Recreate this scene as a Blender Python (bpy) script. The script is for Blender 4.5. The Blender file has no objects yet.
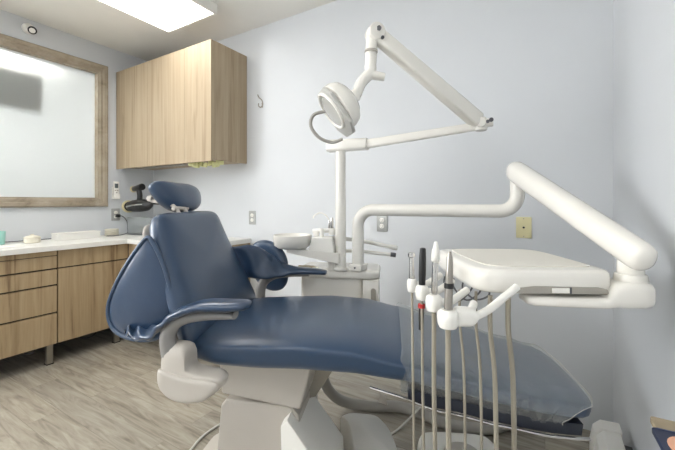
import bpy, bmesh, math, random
from mathutils import Vector as V, Matrix as M
random.seed(7)
PI = math.pi
sc = bpy.context.scene
COL = sc.collection

# ------------------------------------------------------------------ materials
def sset(n, k, v):
    if k in n.inputs: n.inputs[k].default_value = v
def lin(c):
    return tuple((x/255/12.92 if x/255 <= .04045 else ((x/255+.055)/1.055)**2.4) for x in c) + (1,)
def mat(name, rgb, rough=.5, metal=0, coat=0, bump=0, bscale=60, var=0, vscale=8, **kw):
    m = bpy.data.materials.new(name); m.use_nodes = True
    nt = m.node_tree; b = nt.nodes['Principled BSDF']
    c = lin(rgb)
    sset(b, 'Base Color', c); sset(b, 'Roughness', rough); sset(b, 'Metallic', metal); sset(b, 'Coat Weight', coat); sset(b, 'Coat Roughness', .12)
    for k, v in kw.items(): sset(b, k.replace('_', ' '), v)
    tc = nt.nodes.new('ShaderNodeTexCoord')
    if var:
        n = nt.nodes.new('ShaderNodeTexNoise'); n.inputs['Scale'].default_value = vscale; n.inputs['Detail'].default_value = 4
        nt.links.new(tc.outputs['Object'], n.inputs['Vector'])
        r = nt.nodes.new('ShaderNodeValToRGB')
        r.color_ramp.elements[0].position = .3; r.color_ramp.elements[1].position = .7
        r.color_ramp.elements[0].color = tuple(x*(1-var) for x in c[:3])+(1,); r.color_ramp.elements[1].color = tuple(min(1, x*(1+var)) for x in c[:3])+(1,)
        nt.links.new(n.outputs['Fac'], r.inputs['Fac']); nt.links.new(r.outputs['Color'], b.inputs['Base Color'])
    if bump:
        n2 = nt.nodes.new('ShaderNodeTexNoise'); n2.inputs['Scale'].default_value = bscale; n2.inputs['Detail'].default_value = 3
        nt.links.new(tc.outputs['Object'], n2.inputs['Vector'])
        bp = nt.nodes.new('ShaderNodeBump'); bp.inputs['Strength'].default_value = bump; bp.inputs['Distance'].default_value = .01
        nt.links.new(n2.outputs['Fac'], bp.inputs['Height']); nt.links.new(bp.outputs['Normal'], b.inputs['Normal'])
    return m

def wood(name, light, mid, dark, scale=(14, 14, .55), rough=.6, seed=0.):
    """vertical-grain laminate: fine streaks along z, a few wandering dark veins"""
    m = bpy.data.materials.new(name); m.use_nodes = True
    nt = m.node_tree; b = nt.nodes['Principled BSDF']; L = nt.links
    b.inputs['Roughness'].default_value = rough
    tc = nt.nodes.new('ShaderNodeTexCoord'); mp = nt.nodes.new('ShaderNodeMapping')
    mp.inputs['Scale'].default_value = scale; mp.inputs['Location'].default_value = (seed, seed*.7, seed*.3)
    L.new(tc.outputs['Object'], mp.inputs['Vector'])
    n = nt.nodes.new('ShaderNodeTexNoise'); n.inputs['Scale'].default_value = 2.2; n.inputs['Detail'].default_value = 9; n.inputs['Roughness'].default_value = .62; n.inputs['Distortion'].default_value = .35
    L.new(mp.outputs['Vector'], n.inputs['Vector'])
    r = nt.nodes.new('ShaderNodeValToRGB'); e = r.color_ramp.elements
    e[0].position = .30; e[0].color = lin(dark); e[1].position = .66; e[1].color = lin(light)
    k = e.new(.43); k.color = lin(mid)
    L.new(n.outputs['Fac'], r.inputs['Fac'])
    mp2 = nt.nodes.new('ShaderNodeMapping'); mp2.inputs['Scale'].default_value = (scale[0]*.32, scale[1]*.32, scale[2]*1.1)
    L.new(tc.outputs['Object'], mp2.inputs['Vector'])
    w = nt.nodes.new('ShaderNodeTexNoise'); w.inputs['Scale'].default_value = 3.1; w.inputs['Detail'].default_value = 3; w.inputs['Distortion'].default_value = .8
    L.new(mp2.outputs['Vector'], w.inputs['Vector'])
    r2 = nt.nodes.new('ShaderNodeValToRGB'); f = r2.color_ramp.elements
    f[0].position = .30; f[0].color = (.62, .58, .52, 1); f[1].position = .42; f[1].color = (1, 1, 1, 1)
    L.new(w.outputs['Fac'], r2.inputs['Fac'])
    mx = nt.nodes.new('ShaderNodeMix'); mx.data_type = 'RGBA'; mx.blend_type = 'MULTIPLY'; mx.inputs[0].default_value = .55
    L.new(r.outputs['Color'], mx.inputs[6]); L.new(r2.outputs['Color'], mx.inputs[7]); L.new(mx.outputs[2], b.inputs['Base Color'])
    return m

def floor_mat():
    m = bpy.data.materials.new('plank_vinyl'); m.use_nodes = True
    nt = m.node_tree; b = nt.nodes['Principled BSDF']; L = nt.links
    b.inputs['Roughness'].default_value = .42
    tc = nt.nodes.new('ShaderNodeTexCoord')
    br = nt.nodes.new('ShaderNodeTexBrick'); br.offset = .37
    br.inputs['Scale'].default_value = 1; br.inputs['Brick Width'].default_value = 1.2; br.inputs['Row Height'].default_value = .152
    br.inputs['Mortar Size'].default_value = .0009; br.inputs['Bias'].default_value = 0
    br.inputs['Color1'].default_value = (.86, .86, .86, 1); br.inputs['Color2'].default_value = (1.06, 1.05, 1.03, 1); br.inputs['Mortar'].default_value = (.62, .6, .57, 1)
    L.new(tc.outputs['Object'], br.inputs['Vector'])
    # each plank shifts the grain pattern by its own brick shade
    sep = nt.nodes.new('ShaderNodeMapping'); sep.inputs['Scale'].default_value = (1.2, 10, 1)
    add = nt.nodes.new('ShaderNodeVectorMath'); add.operation = 'MULTIPLY_ADD'
    add.inputs[1].default_value = (31, 17, 9)
    L.new(br.outputs['Color'], add.inputs[0]); L.new(tc.outputs['Object'], add.inputs[2]); L.new(add.outputs[0], sep.inputs['Vector'])
    n = nt.nodes.new('ShaderNodeTexNoise'); n.inputs['Scale'].default_value = 2.4; n.inputs['Detail'].default_value = 8; n.inputs['Roughness'].default_value = .62; n.inputs['Distortion'].default_value = 1.1
    L.new(sep.outputs['Vector'], n.inputs['Vector'])
    r = nt.nodes.new('ShaderNodeValToRGB'); e = r.color_ramp.elements
    e[0].position = .30; e[0].color = lin((112, 106, 95)); e[1].position = .68; e[1].color = lin((172, 167, 155))
    k = e.new(.46); k.color = lin((148, 141, 128))
    L.new(n.outputs['Fac'], r.inputs['Fac'])
    mx = nt.nodes.new('ShaderNodeMix'); mx.data_type = 'RGBA'; mx.blend_type = 'MULTIPLY'; mx.inputs[0].default_value = 1
    L.new(r.outputs['Color'], mx.inputs[6]); L.new(br.outputs['Color'], mx.inputs[7]); L.new(mx.outputs[2], b.inputs['Base Color'])
    return m

def film_mat(name, haze, hazecol, rough=.12, gl=.3, bump=0.):
    """thin clear plastic: mostly transparent, a little milky, with a sheen"""
    m = bpy.data.materials.new(name); m.use_nodes = True
    nt = m.node_tree; L = nt.links
    for n in list(nt.nodes): nt.nodes.remove(n)
    out = nt.nodes.new('ShaderNodeOutputMaterial'); t = nt.nodes.new('ShaderNodeBsdfTransparent')
    t.inputs[0].default_value = (.97, .98, .98, 1)
    d = nt.nodes.new('ShaderNodeBsdfDiffuse'); d.inputs[0].default_value = lin(hazecol)
    g = nt.nodes.new('ShaderNodeBsdfGlossy'); g.inputs['Roughness'].default_value = rough
    m1 = nt.nodes.new('ShaderNodeMixShader'); m1.inputs[0].default_value = haze
    m2 = nt.nodes.new('ShaderNodeMixShader'); fw = nt.nodes.new('ShaderNodeLayerWeight'); fw.inputs['Blend'].default_value = gl; fr = nt.nodes.new('ShaderNodeMath'); fr.operation = 'MULTIPLY_ADD'; fr.inputs[1].default_value = .55; fr.inputs[2].default_value = .04; L.new(fw.outputs['Facing'], fr.inputs[0])
    L.new(t.outputs[0], m1.inputs[1]); L.new(d.outputs[0], m1.inputs[2]); L.new(m1.outputs[0], m2.inputs[1]); L.new(g.outputs[0], m2.inputs[2])
    L.new(fr.outputs[0], m2.inputs[0]); L.new(m2.outputs[0], out.inputs[0])
    if bump:
        tc = nt.nodes.new('ShaderNodeTexCoord'); nz = nt.nodes.new('ShaderNodeTexNoise'); nz.inputs['Scale'].default_value = 14; nz.inputs['Distortion'].default_value = 1.5
        bp = nt.nodes.new('ShaderNodeBump'); bp.inputs['Strength'].default_value = bump; bp.inputs['Distance'].default_value = .02
        L.new(tc.outputs['Object'], nz.inputs['Vector']); L.new(nz.outputs['Fac'], bp.inputs['Height']); L.new(bp.outputs['Normal'], g.inputs['Normal'])
    return m

def emis(name, rgb, s):
    m = bpy.data.materials.new(name); m.use_nodes = True
    b = m.node_tree.nodes['Principled BSDF']; b.inputs['Base Color'].default_value = lin(rgb)
    b.inputs['Emission Color'].default_value = lin(rgb); b.inputs['Emission Strength'].default_value = s
    return m

MW = mat('wall_paint', (211, 214, 217), .6, bump=.06, bscale=220, var=.012, vscale=3)
MCE = mat('ceiling_paint', (236, 234, 228), .7, bump=.05, bscale=200, var=.01)
MFL = floor_mat()
MWU = wood('cabinet_laminate', (181, 164, 138), (170, 152, 126), (153, 134, 108), scale=(16, 16, .35), seed=2)
MWB = wood('base_cabinet_laminate', (182, 162, 130), (165, 143, 110), (122, 100, 74), scale=(11, 11, .5), seed=5)
MFR = wood('frame_wood', (168, 157, 140), (150, 138, 120), (122, 109, 92), scale=(3, 3, 3), seed=9)
MCT = mat('countertop_white', (232, 231, 226), .3, var=.02, vscale=40)
MDK = mat('recess_dark', (38, 32, 26), .7, var=.1)
MST = mat('brushed_steel', (165, 160, 150), .35, .9, bump=.02)
MCH = mat('chrome', (205, 203, 200), .18, 1, var=.02)
MPW = mat('enamel_white', (236, 233, 225), .25, coat=.3, var=.01)
MPW2 = mat('plastic_white', (238, 236, 229), .35, var=.01)
MPG = mat('plastic_warm_grey', (190, 184, 175), .42, var=.015)
MPGD = mat('armrest_grey', (132, 130, 128), .4, var=.02)
MGR = mat('tray_grip_grey', (165, 160, 150), .45, var=.03)
MBK = mat('black_plastic', (22, 22, 24), .35, var=.1)
MRD = mat('red_plastic', (170, 30, 30), .4, var=.1)
MNV = mat('navy_vinyl', (42, 65, 92), .33, coat=.4, bump=.10, bscale=420, var=.03, vscale=5)
MNV.node_tree.nodes['Principled BSDF'].inputs['Coat Roughness'].default_value = .25
MNVW = mat('navy_vinyl_creased', (38, 60, 87), .30, coat=.4, bump=.3, bscale=9, var=.05, vscale=6)
MHO = mat('hose_beige', (150, 143, 128), .45, var=.03)
MHG = mat('hose_grey', (160, 157, 150), .5, var=.04)
MHT = mat('tube_darkgrey', (88, 88, 92), .4, var=.04)
MFM = film_mat('clear_film', .19, (205, 212, 216), .10, .18, .25)
MAC = film_mat('clear_acrylic', .07, (225, 232, 232), .05, .2)
MLED = emis('led_diffuser', (255, 254, 252), 3.4)
MPLT = mat('outlet_plate_grey', (170, 171, 168), .4, .2, var=.02)
MYL = mat('plate_ivory', (222, 214, 168), .4, var=.02)
MTEAL = mat('teal_plastic', (160, 214, 204), .35, var=.03)
MCREAM = mat('cream_ceramic', (226, 221, 204), .35, var=.02)
MTIS = mat('yellow_tissue', (222, 222, 168), .8, var=.1, vscale=40)
MSCR = mat('lcd_screen', (96, 104, 104), .2, var=.03)
MCABLE = mat('cable_dark', (45, 45, 50), .5, var=.05)
MCABW = mat('cable_white', (210, 208, 200), .5, var=.02)
MPAP = mat('paper_white', (235, 234, 228), .8, var=.01)
MTAN = mat('booklet_tan', (150, 136, 112), .6, var=.12, vscale=20)
MNVP = mat('booklet_navy', (34, 44, 72), .45, var=.15, vscale=18)
MSKN = mat('booklet_peach', (214, 160, 132), .5, var=.12, vscale=14)
MBRN = mat('booklet_brown', (92, 52, 44), .5, var=.1)
MGLS = mat('lamp_lens', (212, 212, 206), .22, coat=.5, Transmission_Weight=.25, var=.02)
MTV = mat('screen_case', (126, 130, 134), .5, var=.03)
MBRASS = mat('yellowed_rubber', (206, 194, 156), .5, var=.08)

# ------------------------------------------------------------------ builders
def smooth_path(pts, n=8):
    pts = [V(p) for p in pts]
    if len(pts) < 3: return pts
    out = []
    for i in range(len(pts)-1):
        p0 = pts[max(i-1, 0)]; p1 = pts[i]; p2 = pts[i+1]; p3 = pts[min(i+2, len(pts)-1)]
        for k in range(n):
            t = k/n
            out.append(.5*((2*p1)+(-p0+p2)*t+(2*p0-5*p1+4*p2-p3)*t*t+(-p0+3*p1-3*p2+p3)*t**3))
    out.append(pts[-1]); return out
def smooth_closed(pts, n=6):
    out = []; N = len(pts)
    for i in range(N):
        p0, p1, p2, p3 = [V(pts[(i+j) % N]) for j in (-1, 0, 1, 2)]
        for k in range(n):
            t = k/n
            out.append(.5*((2*p1)+(-p0+p2)*t+(2*p0-5*p1+4*p2-p3)*t*t+(-p0+3*p1-3*p2+p3)*t**3))
    return out
def rrect(w, h, r, n=4, cx=0, cy=0):
    pts = []
    for (sx, sy, a0) in ((1, 1, 0), (-1, 1, 90), (-1, -1, 180), (1, -1, 270)):
        for k in range(n+1):
            a = math.radians(a0+90*k/n)
            pts.append((cx+sx*(w/2-r)+r*math.cos(a), cy+sy*(h/2-r)+r*math.sin(a)))
    return pts

def ease(pts, n=4):  # rounded polygon
    o = []; N = len(pts)
    for i in range(N):
        p0, p1, p2 = V(pts[i-1]+(0,)), V(pts[i]+(0,)), V(pts[(i+1) % N]+(0,))
        for k in range(n+1):
            t = k/n; a = p1.lerp(p0, .33*(1-t)); b = p1.lerp(p2, .33*t); q = a.lerp(b, t); o.append((q.x, q.y))
    return o

class MB:
    def __init__(s): s.bm = bmesh.new()
    def face(s, vs):
        try: s.bm.faces.new(vs)
        except ValueError: pass
    def loft(s, rings, cap=True, closed=True):
        R = [[s.bm.verts.new(p) for p in r] for r in rings]
        n = len(R[0])
        for a, b in zip(R, R[1:]):
            for i in range(n if closed else n-1):
                j = (i+1) % n; s.face((a[i], a[j], b[j], b[i]))
        if cap and closed:
            s.face(list(reversed(R[0]))); s.face(R[-1])
        return s
    def box(s, x0, x1, y0, y1, z0, z1):
        return s.loft([[(x0, y0, z), (x1, y0, z), (x1, y1, z), (x0, y1, z)] for z in (z0, z1)])
    def prism(s, pts2, fn, h0, h1):   # outline pts2 mapped by fn(a,b,h)
        return s.loft([[fn(a, b, h) for a, b in pts2] for h in (h0, h1)])
    def slab(s, pts2, fn, h0, h1, e=.008):   # prism with eased edges
        cx = sum(p[0] for p in pts2)/len(pts2); cy = sum(p[1] for p in pts2)/len(pts2)
        R = max(math.hypot(p[0]-cx, p[1]-cy) for p in pts2)
        def ins(d): k = 1-d/R; return [(cx+(a-cx)*k, cy+(b-cy)*k) for a, b in pts2]
        sg = 1 if h1 > h0 else -1
        return s.loft([[fn(a, b, h) for a, b in ins(d)] for h, d in ((h0, e), (h0+sg*e*.3, e*.3), (h0+sg*e, 0), (h1-sg*e, 0), (h1-sg*e*.3, e*.3), (h1, e))])
    def tube(s, path, r, seg=12, sm=0, cap=True, flat=None):
        if sm: path = smooth_path(path, sm)
        P = [V(p) for p in path]; n = len(P)
        rr = r if callable(r) else (lambda t: r)
        T = [(P[min(i+1, n-1)]-P[max(i-1, 0)]).normalized() for i in range(n)]
        up = V((0, 0, 1)) if abs(T[0].z) < .9 else V((1, 0, 0))
        N = (up-T[0]*up.dot(T[0])).normalized()
        rings = []
        for i in range(n):
            N = (N-T[i]*N.dot(T[i])).normalized(); B = T[i].cross(N)
            q = rr(i/(n-1)); a, b = (q if isinstance(q, tuple) else (q, q))
            rings.append([P[i]+N*(a*math.cos(2*PI*k/seg))+B*(b*math.sin(2*PI*k/seg)) for k in range(seg)])
        return s.loft(rings, cap)
    def cyl(s, p0, p1, r0, r1=None, seg=24, e=0):
        r1 = r0 if r1 is None else r1
        p0, p1 = V(p0), V(p1); L = (p1-p0).length; d = (p1-p0)/L
        if e:
            ts = [0, e*.3, e, L-e, L-e*.3, L]; rs = [r0-e, r0-e*.3, r0, r1, r1-e*.3, r1-e]
            up = V((0, 0, 1)) if abs(d.z) < .9 else V((1, 0, 0)); N = (up-d*up.dot(d)).normalized(); B = d.cross(N)
            return s.loft([[p0+d*t+N*(r*math.cos(2*PI*k/seg))+B*(r*math.sin(2*PI*k/seg)) for k in range(seg)] for t, r in zip(ts, rs)])
        return s.tube([p0, p1], lambda t: r0+(r1-r0)*t, seg)
    def lathe(s, prof, c=(0, 0, 0), ax=(0, 0, 1), seg=32):
        c = V(c); d = V(ax).normalized(); up = V((0, 0, 1)) if abs(d.z) < .9 else V((1, 0, 0))
        N = (up-d*up.dot(d)).normalized(); B = d.cross(N)
        return s.loft([[c+d*h+N*(r*math.cos(2*PI*k/seg))+B*(r*math.sin(2*PI*k/seg)) for k in range(seg)] for r, h in prof])
    def pillow(s, outline, T, fn, p=8, n=5, rs=(.02, .35, .6, .78, .88, .94, .975, .993), crown=0):
        O = smooth_closed([(a, b, 0) for a, b in outline], n)
        cx = sum(o[0] for o in O)/len(O); cy = sum(o[1] for o in O)/len(O)
        def h(r): return T/2*(1-r**p)**.5 + crown*(1-r*r)
        rings = [[fn(cx+(o[0]-cx)*r, cy+(o[1]-cy)*r, h(r)) for o in O] for r in rs]
        rings.append([fn(o[0], o[1], 0) for o in O])
        rings += [[fn(cx+(o[0]-cx)*r, cy+(o[1]-cy)*r, -h(r)) for o in O] for r in reversed(rs)]
        return s.loft(rings)
    def build(s, name, m, parent=None, world=False, smooth=True, bevel=0, sub=0, kind=None, ang=40):
        bm = s.bm
        if world and parent is not None: bm.transform(ROOTM[parent.name].inverted())
        bmesh.ops.recalc_face_normals(bm, faces=bm.faces)
        me = bpy.data.meshes.new(name); bm.to_mesh(me); bm.free()
        me.materials.append(m)
        if smooth:
            for p in me.polygons: p.use_smooth = True
            try: me.set_sharp_from_angle(angle=math.radians(ang))
            except Exception: pass
        o = bpy.data.objects.new(name, me); COL.objects.link(o)
        if parent is not None: o.parent = parent
        if bevel:
            b = o.modifiers.new('b', 'BEVEL'); b.width = bevel; b.segments = 3; b.limit_method = 'ANGLE'; b.angle_limit = math.radians(40)
            b.harden_normals = False
        if sub:
            d = o.modifiers.new('s', 'SUBSURF'); d.levels = sub; d.render_levels = sub
        if kind: o['kind'] = kind
        return o
ROOTM = {}
def thing(name, label, cat, loc=(0, 0, 0), rz=0, group=None):
    o = bpy.data.objects.new(name, None); COL.objects.link(o)
    o.empty_display_size = .1
    o.location = loc; o.rotation_euler = (0, 0, rz); o['label'] = label; o['category'] = cat
    if group: o['group'] = group
    ROOTM[o.name] = M.Translation(V(loc)) @ M.Rotation(rz, 4, 'Z')
    return o
def tag(o, label, cat, group=None):
    o['label'] = label; o['category'] = cat
    if group: o['group'] = group
    return o
def struct(o): o['kind'] = 'structure'; return o

# ------------------------------------------------------------------ room shell  (metres; camera stands at x=0, y=0)
XL, XR, YB, YF, ZC = -3.68, .30, 2.252, -2.2, 2.715
struct(MB().box(XL-.1, XR+.1, YF-.1, YB+.1, -.1, 0).build('floor', MFL, smooth=False))
struct(MB().box(XL-.1, XR+.1, YF-.1, YB+.1, ZC, ZC+.1).build('ceiling', MCE, smooth=False))
struct(MB().box(XL-.1, XR+.1, YB, YB+.1, 0, ZC).build('wall_back', MW, smooth=False))
struct(MB().box(XR, XR+.1, YF-.1, YB, 0, ZC).build('wall_right', MW, smooth=False))
struct(MB().box(XL-.1, XR+.1, YF-.1, YF, 0, ZC).build('wall_front', MW, smooth=False))
# unseen glowing window added as fill light, left wall behind the viewpoint
wd = thing('fill_window', 'x', 'x', (XL, -1.15, 0)); del wd['label'], wd['category']; struct(wd)
MB().box(XL+.002, XL+.012, -2.0, -.3, .95, 2.35).build('pane', emis('fill_pane', (252, 253, 255), 6.5), wd, world=True, smooth=False)
m = MB(); m.box(XL+.001, XL+.05, -2.06, -2.001, .89, 2.41); m.box(XL+.001, XL+.05, -.299, -.24, .89, 2.41); m.box(XL+.001, XL+.05, -2.0, -.3, .89, .949); m.box(XL+.001, XL+.05, -2.0, -.3, 2.351, 2.41); m.box(XL+.013, XL+.05, -1.17, -1.13, .95, 2.35)
m.build('window_frame', MPW2, wd, world=True, smooth=False)
# left wall with the window opening
WY0, WY1, WZ0, WZ1 = .10, 1.70, 1.235, 2.44
m = MB()
m.box(XL-.1, XL, YF, WY0, 0, ZC); m.box(XL-.1, XL, WY1, YB, 0, ZC); m.box(XL-.1, XL, WY0, WY1, 0, WZ0); m.box(XL-.1, XL, WY0, WY1, WZ1, ZC)
struct(m.build('wall_left', MW, smooth=False))
# window frame with a moulded profile, swept round the opening
wn = thing('window_1', 'wood framed frosted glass window on the left wall above the counter', 'window', (XL, .9, 0)); del wn['label'], wn['category']; struct(wn)
prof = [(0, -.06), (0, .012), (.012, .018), (.018, .026), (.040, .026), (.048, .034), (.072, .040), (.080, .034), (.086, .018), (.086, -.0)]
m = MB(); rings = []
for (cy_, cz_, sy, sz) in ((WY0, WZ0, -1, -1), (WY1, WZ0, 1, -1), (WY1, WZ1, 1, 1), (WY0, WZ1, -1, 1), (WY0, WZ0, -1, -1)):
    rings.append([(XL+.001+h, cy_+sy*(d-.006), cz_+sz*(d-.006)) for d, h in prof])
m.loft(rings, cap=False, closed=False); m.build('window_frame', MFR, wn, world=True, ang=25)
MFG = mat('frosted_glass', (240, 241, 238), .8, Transmission_Weight=.9, IOR=1.25, Specular_IOR_Level=.5)
MB().box(XL-.055, XL-.047, WY0, WY1, WZ0, WZ1).build('pane', MFG, wn, world=True, smooth=False)
# the room next door that shows through the frosted pane
m = MB(); x0, x1, y0, y1, z0, z1 = XL-1.5, XL-.1, -.6, 2.25, .6, 2.9
m.box(x0-.05, x0, y0, y1, z0, z1); m.box(x0, x1, y0-.05, y0, z0, z1); m.box(x0, x1, y1, y1+.05, z0, z1); m.box(x0, x1, y0, y1, z0-.05, z0); m.box(x0, x1, y0, y1, z1, z1+.05)
struct(m.build('wall_next_room', MW, smooth=False))
m = MB(); m.box(XL-.19, XL-.125, .45, 1.31, 1.985, 2.33); tvo = m.build('wall_screen', MTV, bevel=.004)
tag(tvo, 'grey rectangular screen blurred behind the frosted glass window', 'screen')
t = thing('ceiling_light', 'light fixture lighting the room behind the frosted window', 'light', (XL-.75, .95, 2.9)); del t['label']
t['label'] = 'ceiling lamp glowing at the top behind the frosted window'
MB().box(XL-1.0, XL-.4, .5, 1.6, 2.86, 2.9).build('frame', MPW2, t, world=True, smooth=False)
MB().box(XL-.97, XL-.43, .53, 1.57, 2.853, 2.8599).build('diffuser', emis('next_room_diffuser', (255, 253, 248), 8.5), t, world=True, smooth=False)

# ceiling light panels
def led(cx, cy, label):
    t = thing('ceiling_light', label, 'ceiling light', (cx, cy, ZC), 0, 'surface mounted ceiling panels')
    w, l, h = .60, 1.20, .075; m = MB()
    for a in ((-w/2, -w/2+.02, -l/2, l/2), (w/2-.02, w/2, -l/2, l/2), (-w/2+.02, w/2-.02, -l/2, -l/2+.02), (-w/2+.02, w/2-.02, l/2-.02, l/2)):
        m.box(a[0], a[1], a[2], a[3], -h, -.0005)
    m.build('frame', MPW2, t, smooth=False)
    MB().box(-w/2+.021, w/2-.021, -l/2+.021, l/2-.021, -h+.004, -h+.012).build('diffuser', MLED, t, smooth=False)
    return t
led(-2.46, 1.23, 'bright white flat panel light on the ceiling in front of the wall cabinet')
led(-.95, -.75, 'right-hand unseen fill panel added on the ceiling behind the viewpoint')  # this panel and the next are unseen, added to brighten the room
led(-2.46, -1.1, 'left-hand unseen fill panel added on the ceiling behind the viewpoint')

# ------------------------------------------------------------------ wall cabinet (on the back wall, in the corner)
wc = thing('wall_cabinet', 'tan wood grain wall cabinet hung in the corner beneath the ceiling', 'cabinet', (-2.96, YB, 1.54))
CY = 1.864
MB().box(XL+.002, -2.295, CY+.02, YB-.001, 1.548, 2.485).build('body', MWU, wc, world=True, smooth=False)
for a, b in ((XL+.004, -3.146), (-3.143, -2.609), (-2.606, -2.274)):
    MB().box(a, b, CY, CY+.019, 1.528, 2.492).build('door', MWU, wc, world=True, smooth=False)
MB().box(-2.2945, -2.274, CY+.0205, YB-.001, 1.54, 2.492).build('side_panel', MWU, wc, world=True, smooth=False)
m = MB(); m.box(-3.5, -2.75, CY+.09, CY+.15, 1.531, 1.5475); m.build('under_cabinet_light', MST, wc, world=True, smooth=False)
# tissue under cabinet
m = MB()
for k in range(7):
    a = -2.58+k*.045; pts = []
    m.pillow([(-.035, -.012), (0, -.02-.02*random.random()), (.035, -.012), (.03, .014), (0, .02), (-.03, .014)], .012,
             (lambda A, ph: (lambda x, y, h: (A+x, 1.92+h+.01*ph+.02*math.sin(x*90+ph), 1.528-.016*(ph % 2)+y)))(a, k), p=3, n=3)
tag(m.build('tissue_wad', MTIS), 'crumpled pale yellow tissue sticking out beneath the wall cabinet', 'tissue')

# ------------------------------------------------------------------ base cabinets
XF = -3.115   # front plane of the left-wall run
def base_unit(name, label, y0, y1, fronts, legs):
    t = thing(name, label, 'cabinet', (XF-.28, (y0+y1)/2, 0), 0, 'base cabinets under the white counter')
    MB().box(XL+.002, XF-.02, y0+.002, y1-.002, .15, .84).build('body', MDK, t, world=True, smooth=False)
    for nm, z0, z1 in fronts:
        MB().box(XF-.019, XF, y0+.003, y1-.003, z0, z1).build(nm, MWB, t, world=True, smooth=False)
    for ly in legs:
        l = MB().box(XF-.065, XF-.025, ly-.02, ly+.02, .006, .15).build('leg', MST, t, world=True, smooth=False, bevel=.003)
        f = MB().box(XF-.068, XF-.022, ly-.023, ly+.023, .0005, .0065).build('foot', MBK, l, smooth=False)
        f.data.transform(ROOTM[t.name].inverted())
    return t
base_unit('drawer_cabinet', 'base cabinet with a stack of wood grain drawers left of the door cabinet', .36, 1.165,
          [('drawer', .806, .838), ('drawer', .712, .800), ('drawer', .592, .700), ('drawer', .388, .580), ('drawer', .152, .376)], [1.13])
base_unit('door_cabinet', 'base cabinet with one drawer above a tall wood grain door', 1.168, 1.678,
          [('drawer', .712, .838), ('door', .152, .702)], [1.60])
# run along the back wall, behind the chair
t = thing('corner_cabinet', 'base cabinet along the back wall half hidden behind the blue chair', 'cabinet', (-2.9, 1.96, 0), 0, 'base cabinets under the white counter')
MB().box(XL+.002, -2.25, 1.70, YB-.002, .15, .84).build('body', MDK, t, world=True, smooth=False)
for a, b in ((-3.09, -2.64), (-2.636, -2.252)):
    MB().box(a, b, 1.681, 1.6995, .152, .702).build('door', MWB, t, world=True, smooth=False)
    MB().box(a, b, 1.681, 1.6995, .712, .838).build('drawer', MWB, t, world=True, smooth=False)
MB().box(XF+.0015, -3.093, 1.681, 1.6995, .152, .838).build('filler_panel', MWB, t, world=True, smooth=False)
MB().box(-2.2498, -2.232, 1.681, YB-.002, .152, .84).build('side_panel', MWB, t, world=True, smooth=False)
for lx in (-2.30, -2.9): MB().box(lx-.02, lx+.02, 1.72, 1.76, .0005, .15).build('leg', MST, t, world=True, smooth=False)
# L-shaped countertop
m = MB(); pts = [(XL+.001, .34), (XF+.03, .34), (XF+.03, 1.655), (-2.22, 1.655), (-2.22, YB-.001), (XL+.001, YB-.001)]
m.prism(pts, lambda a, b, h: (a, b, h), .842, .88)
tag(m.build('countertop', MCT, smooth=False, bevel=.003), 'white L-shaped countertop running over the base cabinets into the corner', 'countertop')

# things on the counter ------------------------------------------------
def lathe_obj(name, prof, c, m_, label, cat):
    return tag(MB().lathe(prof, c).build(name, m_), label, cat)
t = thing('soap_cup', 'tall pale teal cup at the left end of the counter', 'cup', (-3.52, .945, .8805))
MB().lathe([(.036, 0), (.040, .006), (.045, .10), (.043, .10), (.038, .01), (.01, .008)]).build('cup', MTEAL, t)
t = thing('lidded_jar', 'small round cream jar with a domed lid on the counter', 'jar', (-3.46, 1.13, .8805))
MB().lathe([(.046, 0), (.052, .006), (.052, .034), (.049, .036)]).build('body', MCREAM, t)
l = MB().lathe([(.054, .037), (.054, .044), (.035, .055), (.012, .060), (.012, .066), (.002, .068)]).build('lid', MCREAM, t)
t = thing('tissue_box', 'long low white box on the counter below the window', 'box', (-3.50, 1.45, .8805), math.radians(3))
MB().box(-.05, .05, -.165, .165, 0, .048).build('box', MPAP, t, smooth=False, bevel=.002)
MB().box(-.053, .053, -.168, .168, .0482, .060).build('lid', MPAP, t, smooth=False, bevel=.002)
for k, (w, l_, x, y, a) in enumerate(((.20, .26, -3.30, .93, 8), (.14, .2, -3.27, .90, -14))):
    t_ = MB().box(-w/2, w/2, -l_/2, l_/2, 0, .0015).build('paper_sheet', MPAP, smooth=False)
    t_.location = (x, y, .8806+.002*k); t_.rotation_euler = (0, 0, math.radians(a))
    tag(t_, ('larger white paper sheet lying flat at the left end of the counter', 'smaller white paper slip lying on the larger sheet on the counter')[k], 'paper')
t = thing('petri_stack', 'low stack of round cream dishes on the counter below the wall socket', 'dish stack', (-3.55, 1.76, .8805))
for k in range(4):
    MB().lathe([(.052, 0), (.058, .003), (.058, .013), (.05, .0145)], (0, 0, .0165*k)).build('dish', MCREAM, t)
# cords lying along the back of the counter
tag(MB().tube([(-3.655, 1.0, .884), (-3.65, 1.15, .884), (-3.655, 1.3, .884), (-3.66, 1.42, .884)], .003, 6, 6).build('charging_cable', MCABLE), 'dark cord lying along the wall behind the cream jar', 'cord')
t = thing('plug_cord', 'dark cord hanging from the plug in the wall socket to the counter', 'cord', (XL+.02, 1.87, 1.06))
MB().tube([(XL+.04, 1.872, 1.062), (XL+.06, 1.90, 1.055), (XL+.05, 1.945, 1.0), (XL+.05, 1.95, .93), (XL+.08, 1.93, .890), (-3.50, 1.83, .886), (-3.47, 1.75, .885), (-3.50, 1.69, .885)], .0035, 8, 8).build('cord', MCABLE, t, world=True)
MB().box(XL+.010, XL+.045, 1.852, 1.886, 1.048, 1.078).build('plug', MBK, t, world=True, bevel=.004)

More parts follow.
